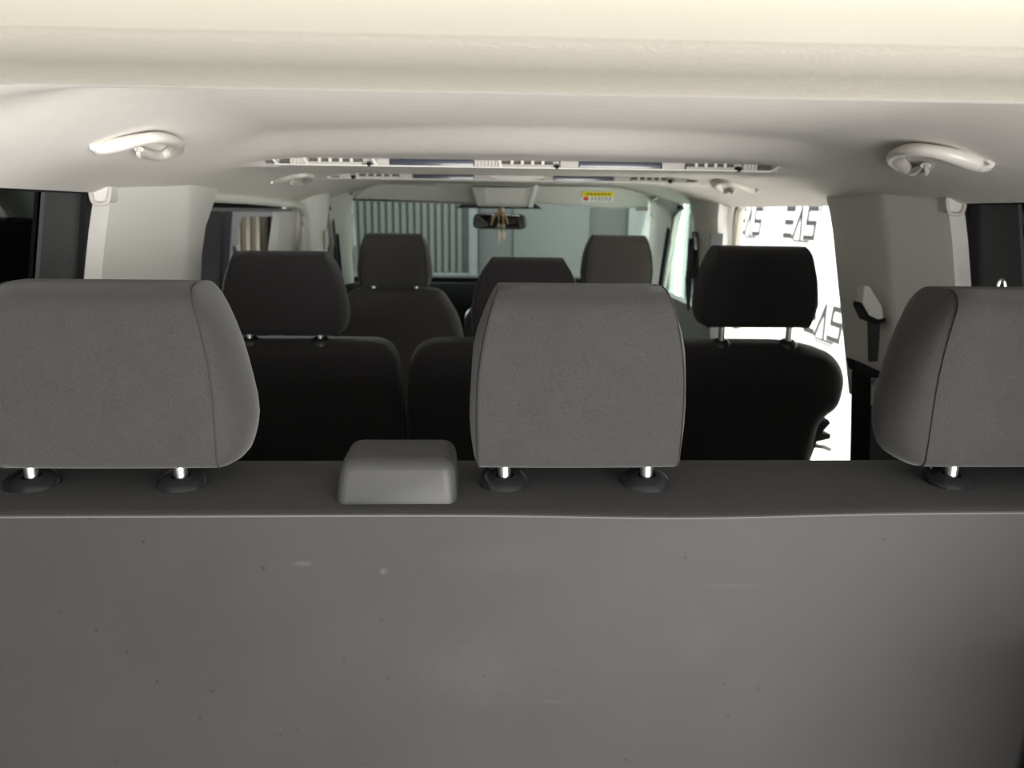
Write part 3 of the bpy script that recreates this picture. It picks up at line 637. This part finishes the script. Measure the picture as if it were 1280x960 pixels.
# ------------------------------------------------------------------ front of the cabin
for s, lab, x0, x1 in ((-1, 'plain grey-green sun visor at the left of the windscreen', -.68, -.135), (1, 'grey-green sun visor at the right with a yellow warning label', .11, .66)):
    t = thing('sun_visor', lab, 'visor', (0, 3.46, 1.412), 'sun visors')
    if s == -1: ol = rpoly([(x0, -.070, .02), (x1+.05, -.082, .02), (x1-.0, -.01, .02), (x0+.12, .004, .05)])
    else: ol = rpoly([(x0+.0, -.070, .02), (x1-.16, -.092, .02), (x1, -.080, .02), (x1-.02, -.03, .04), (x1-.14, -.002, .06), (x0+.02, .002, .02)])
    p = MB().pillow(ol, 0, .022, .009, lean=-.9).build('flap', 'visor', t)
    if s == 1:
        def q(x, z, dy=-.003): return (x, -.9*z+dy, z)
        st = MB().prism([q(.345, -.062), q(.487, -.062), q(.487, -.020), q(.345, -.020)], (0, -.0008, 0)).build('warning_label', 'white', t, smooth=False)
        MB().prism([q(.345, -.040, -.0045), q(.487, -.040, -.0045), q(.487, -.020, -.0045), q(.345, -.020, -.0045)], (0, -.0005, 0)).build('yellow_band', 'yellow', st, smooth=False)
        bb = MB(); cx = .366
        bb.prism([q(cx+.013*math.cos(a*PI/8), -.050+.009*math.sin(a*PI/8), -.005) for a in range(16)], (0, -.0005, 0)); bb.build('red_mark', 'red', st, smooth=False)
        bb = MB()
        for r_, zz in enumerate((-.045, -.051, -.057)):
            for i in range(6): bb.prism([q(.388+.016*i, zz, -.005), q(.399+.016*i, zz, -.005), q(.399+.016*i, zz+.0028, -.005), q(.388+.016*i, zz+.0028, -.005)], (0, -.0005, 0))
        for i in range(7): bb.prism([q(.365+.016*i, -.034, -.006), q(.376+.016*i, -.034, -.006), q(.376+.016*i, -.027, -.006), q(.365+.016*i, -.027, -.006)], (0, -.0005, 0))
        bb.build('fine_print', 'ink', st, smooth=False)
        MB().tube([(.655, .03, -.055), (.69, .02, -.035), (.70, .06, -.01)], .010, 8).build('pivot', 'silver', t)
        MB().box(.60, .655, .075, .095, -.10, -.080).build('windscreen_clip', 'band', t, bevel=.003)
    else:
        MB().tube([(-.66, .03, -.04), (-.695, .03, -.03), (-.70, .06, -.01)], .009, 8).build('pivot', 'silver', t)
oc = thing('overhead_console', 'grey-beige overhead console between the two sun visors', 'console', (0, 3.30, 1.412))
p = MB().pillow(rpoly([(-.118, -.090, .012), (.100, -.090, .012), (.120, .0, .01), (-.148, .0, .01)]), 0, .06, .012, lean=-.55).build('housing', 'visor', oc)
MB().pillow(rpoly([(-.082, -.078, .01), (.080, -.078, .01), (.086, -.012, .01), (-.090, -.012, .01)]), -.004, .01, .003, lean=-.55).build('lid', 'beige', oc)
MB().prism([(.100, .050, -.092), (.120, .050, -.092), (.140, -.004, .0), (.120, -.004, .0)], (0, -.008, 0)).build('side_rib', 'white', oc, bevel=.003)
mm = thing('rear_view_mirror', 'black rear-view mirror hanging at the top centre of the windscreen', 'mirror', (-.02, 3.40, 1.262))
MB().pillow(rpoly([(-.012, .055, .01), (.060, .055, .01), (.075, .078, .01), (-.03, .078, .01)]), .13, .32, .01).build('foot', 'blackm', mm)
b = MB(); b.prism([(-.20, .30, .054), (.21, .30, .054), (.17, .34, .084), (-.16, .34, .084)], (0, .06, 0)); b.build('sensor_cover', 'blackm', mm, bevel=.005)
MB().tube([(.0, .03, .0), (.005, .10, .045), (.012, .16, .065)], .011, 10).build('stem', 'blackm', mm)
ol = rpoly([(-.115, -.024, .022), (-.10, -.034, .02), (.10, -.036, .02), (.117, -.026, .02), (.115, .026, .022), (.0, .033, .05), (-.113, .028, .022)])
sh = MB().pillow(ol, .0, .045, .012, lean=-.30).build('shell', 'blackm', mm)
MB().pillow([(x*.95, z*.88) for x, z in ol], -.002, .01, .001, lean=-.30).build('mirror_glass', 'mirror', mm)
MB().pillow(rpoly([(.004, .034, .004), (.018, .032, .004), (.020, .056, .006), (.006, .056, .006)]), -.01, .02, .004).build('stem_button', 'handle', mm)
om = thing('hanging_ornament', 'tan cord ornament with pale bead tassels hung from the rear-view mirror', 'ornament', (-.022, 3.375, 1.30))
for a in ((-.035, -.055), (.018, -.035), (.036, -.05)):
    MB().tube([(.004, 0, .012), (.002+a[0]*.4, -.012, -.005), (.002+a[0]*.8, -.015, -.028), (a[0], -.010, a[1])], .0035, 8).build('cord', 'cord', om)
for dx, z0, z1 in ((-.002, -.075, -.125), (.018, -.075, -.118)):
    MB().tube([(.0+dx*.3, 0, .01), (dx, -.016, -.03), (dx, -.012, z0)], .004, 8).build('cord', 'cord', om)
    MB().tube([(dx, -.012, z0), (dx, -.012, z0-.012), (dx, -.012, z1+.012), (dx, -.012, z1)], [.004, .009, .009, .005], 10).build('tassel', 'bead', om)
# dashboard
da = thing('dashboard', 'dark dashboard below the windscreen with centre vents', 'dashboard', (0, 3.75, .55))
MB().rings([[(x, y, z) for y, z in ((.0, 0), (-.02, .18), (.06, .30), (.20, .375+.02*math.cos(x*2)), (.55, .365), (.68, .33), (.68, 0))] for x in [-.82+1.64*i/20 for i in range(21)]]).build('dash_top', 'dash', da, ang=35)
cs = MB().pillow(rpoly([(-.20, -.15, .02), (.16, -.15, .02), (.14, .30, .08), (-.18, .30, .08)]), -.10, .12, .02, lean=.35).build('centre_stack', 'black', da)
for z in (.24, .185): MB().pillow(rpoly([(-.155, z-.02, .008), (-.10, z-.02, .008), (-.10, z+.02, .008), (-.155, z+.02, .008)]), -.025, .01, .004, lean=.0).build('air_vent', 'blackm', da)
for z in (.25, .19, .13): MB().tube([(-.11, -.04, z), (-.08, -.04, z)], .012, 8).build('vent_knob', 'flange', da)
MB().tube([(-.17, -.13, .09), (-.03, -.13, .09)], .013, 8).build('trim_bar', 'flange', da)
# steering wheel, only its rim can peep out between the seats
# ------------------------------------------------------------------ belts
bt = thing('seat_belt', 'black seat belt with grey guide on the shaded pillar behind the right door opening', 'seat belt', (0, 0, 0))
def W(y, z, off): return (xw(z)-off, y, z)
def BX(x, z, y=1.52): return ((x+.1)*.974-.1, y, 1.3+(z-1.3)*.974)
g = MB(); g.prism([BX(*p) for p in ((.690, 1.161), (.702, 1.158), (.733, 1.117), (.739, 1.090), (.726, 1.086), (.707, 1.093), (.690, 1.123))], (0, .03, 0)); g.build('belt_guide', 'beige', bt, bevel=.003)
g = MB(); g.prism([BX(*p, 1.517) for p in ((.687, 1.126), (.705, 1.100), (.726, 1.091), (.741, 1.094), (.741, 1.086), (.726, 1.080), (.703, 1.088), (.685, 1.118))], (0, .034, 0)); g.build('guide_slot', 'blackm', bt)
g = MB(); g.rings([[BX(.708+.004*k, 1.09-.03*k, 1.525), BX(.738+.0015*k, 1.09-.03*k, 1.53), BX(.738+.0015*k, 1.09-.03*k, 1.533), BX(.708+.004*k, 1.09-.03*k, 1.528)] for k in range(4)]); g.build('webbing', 'belt', bt)
g = MB(); g.prism([BX(*p, 1.512) for p in ((.679, 1.007), (.698, 1.001), (.749, .979), (.751, .966), (.719, .968), (.688, .982))], (0, .035, 0)); g.build('tongue', 'blackm', bt, bevel=.003)
g = MB(); g.rings([[BX(.689+.09*(.974-z), z, 1.525), BX(.731+.10*(.974-z), z, 1.53), BX(.731+.10*(.974-z), z, 1.536), BX(.689+.09*(.974-z), z, 1.531)] for z in (.980, .9, .793, .40)]); g.build('lower_webbing', 'blackm', bt)
c = BX(.733, .957, 1.51); g = MB(); g.tube([c, (c[0], c[1]+.012, c[2])], .006, 10); g.build('bolt', 'silver', bt)
b2 = thing('seat_belt', 'dark front seat belt hanging on the right belt pillar', 'seat belt', (0, 0, 0))
def W2(y, z, off): return (xw(z)-off, y, z)
g = MB(); g.prism([W2(2.93, 1.235, .042), W2(2.99, 1.235, .042), W2(3.01, .93, .042), W2(2.95, .93, .042)], (-.006, 0, 0)); g.build('height_slide', 'flange', b2)
g = MB(); g.prism([W2(2.905, 1.215, .05), W2(2.93, 1.23, .05), W2(2.93, 1.18, .05), W2(2.905, 1.17, .05)], (-.012, 0, 0)); g.build('slide_button', 'silver', b2, bevel=.003)
g = MB(); g.tube([W2(2.95, 1.21, .058), W2(2.975, 1.10, .062), W2(3.0, 1.05, .065), W2(3.0, .93, .07)], .014, 8, flat=.3); g.build('webbing', 'belt', b2)
g = MB(); g.prism([W2(2.99, 1.085, .06), W2(2.93, 1.08, .06), W2(2.93, 1.06, .06), W2(2.99, 1.055, .06)], (-.015, 0, 0)); g.build('tongue', 'blackm', b2, bevel=.003)
b3 = thing('belt_adjuster', 'pale belt height adjuster on the left belt pillar', 'adjuster', (0, 0, 0))
g = MB(); g.prism([(-xw(1.2)+.058, 3.06, 1.225), (-xw(1.2)+.058, 3.10, 1.225), (-xw(1.0)+.066, 3.10, 1.02), (-xw(1.0)+.066, 3.06, 1.02)], (.006, 0, 0)); g.build('height_slide', 'beige', b3, bevel=.002)
g = MB(); g.prism([(-xw(1.2)+.064, 3.02, 1.215), (-xw(1.2)+.064, 3.045, 1.22), (-xw(1.2)+.066, 3.04, 1.165), (-xw(1.2)+.066, 3.02, 1.17)], (.010, 0, 0)); g.build('slide_button', 'handle', b3, bevel=.003)
st = MB(); st.prism([(xw(1.2)-.01, 2.735, 1.235), (xw(1.2)-.055, 2.735, 1.235), (xw(1.2)-.052, 2.735, 1.15), (xw(1.2)-.01, 2.735, 1.15)], (0, -.008, 0))
st = st.build('striker_plate', 'flange', bpy.data.objects['trim_12'], bevel=.002)
b = MB(); b.tube(smooth_path([(xw(1.3)+.02, 2.60, 1.335), (xw(1.3)+.03, 2.66, 1.32), (xw(1.25)+.035, 2.70, 1.25), (xw(1.1)+.035, 2.72, 1.1), (xw(.9)+.035, 2.72, .9)]), .018, 8)
struct(b.build('trim_13', 'cream'), 'cream rounded door seal on the right belt pillar')
b4 = thing('seat_belt', 'belt tongue with bright metal loop hanging beside the right rear window', 'seat belt', (0, 0, 0))
MB().tube(smooth_path([(.735, 1.215, 1.192), (.738, 1.215, 1.202), (.744, 1.215, 1.200), (.748, 1.215, 1.185), (.751, 1.215, 1.155)]), .0028, 8).build('tongue', 'chrome', b4)
g = MB(); g.rings([[(.752+.25*(1.2-z), 1.19, z), (.752+.25*(1.2-z), 1.235, z), (.756+.25*(1.2-z), 1.235, z), (.756+.25*(1.2-z), 1.19, z)] for z in (1.15, 1.1, 1.0, .95)]); g.build('webbing', 'belt', b4)
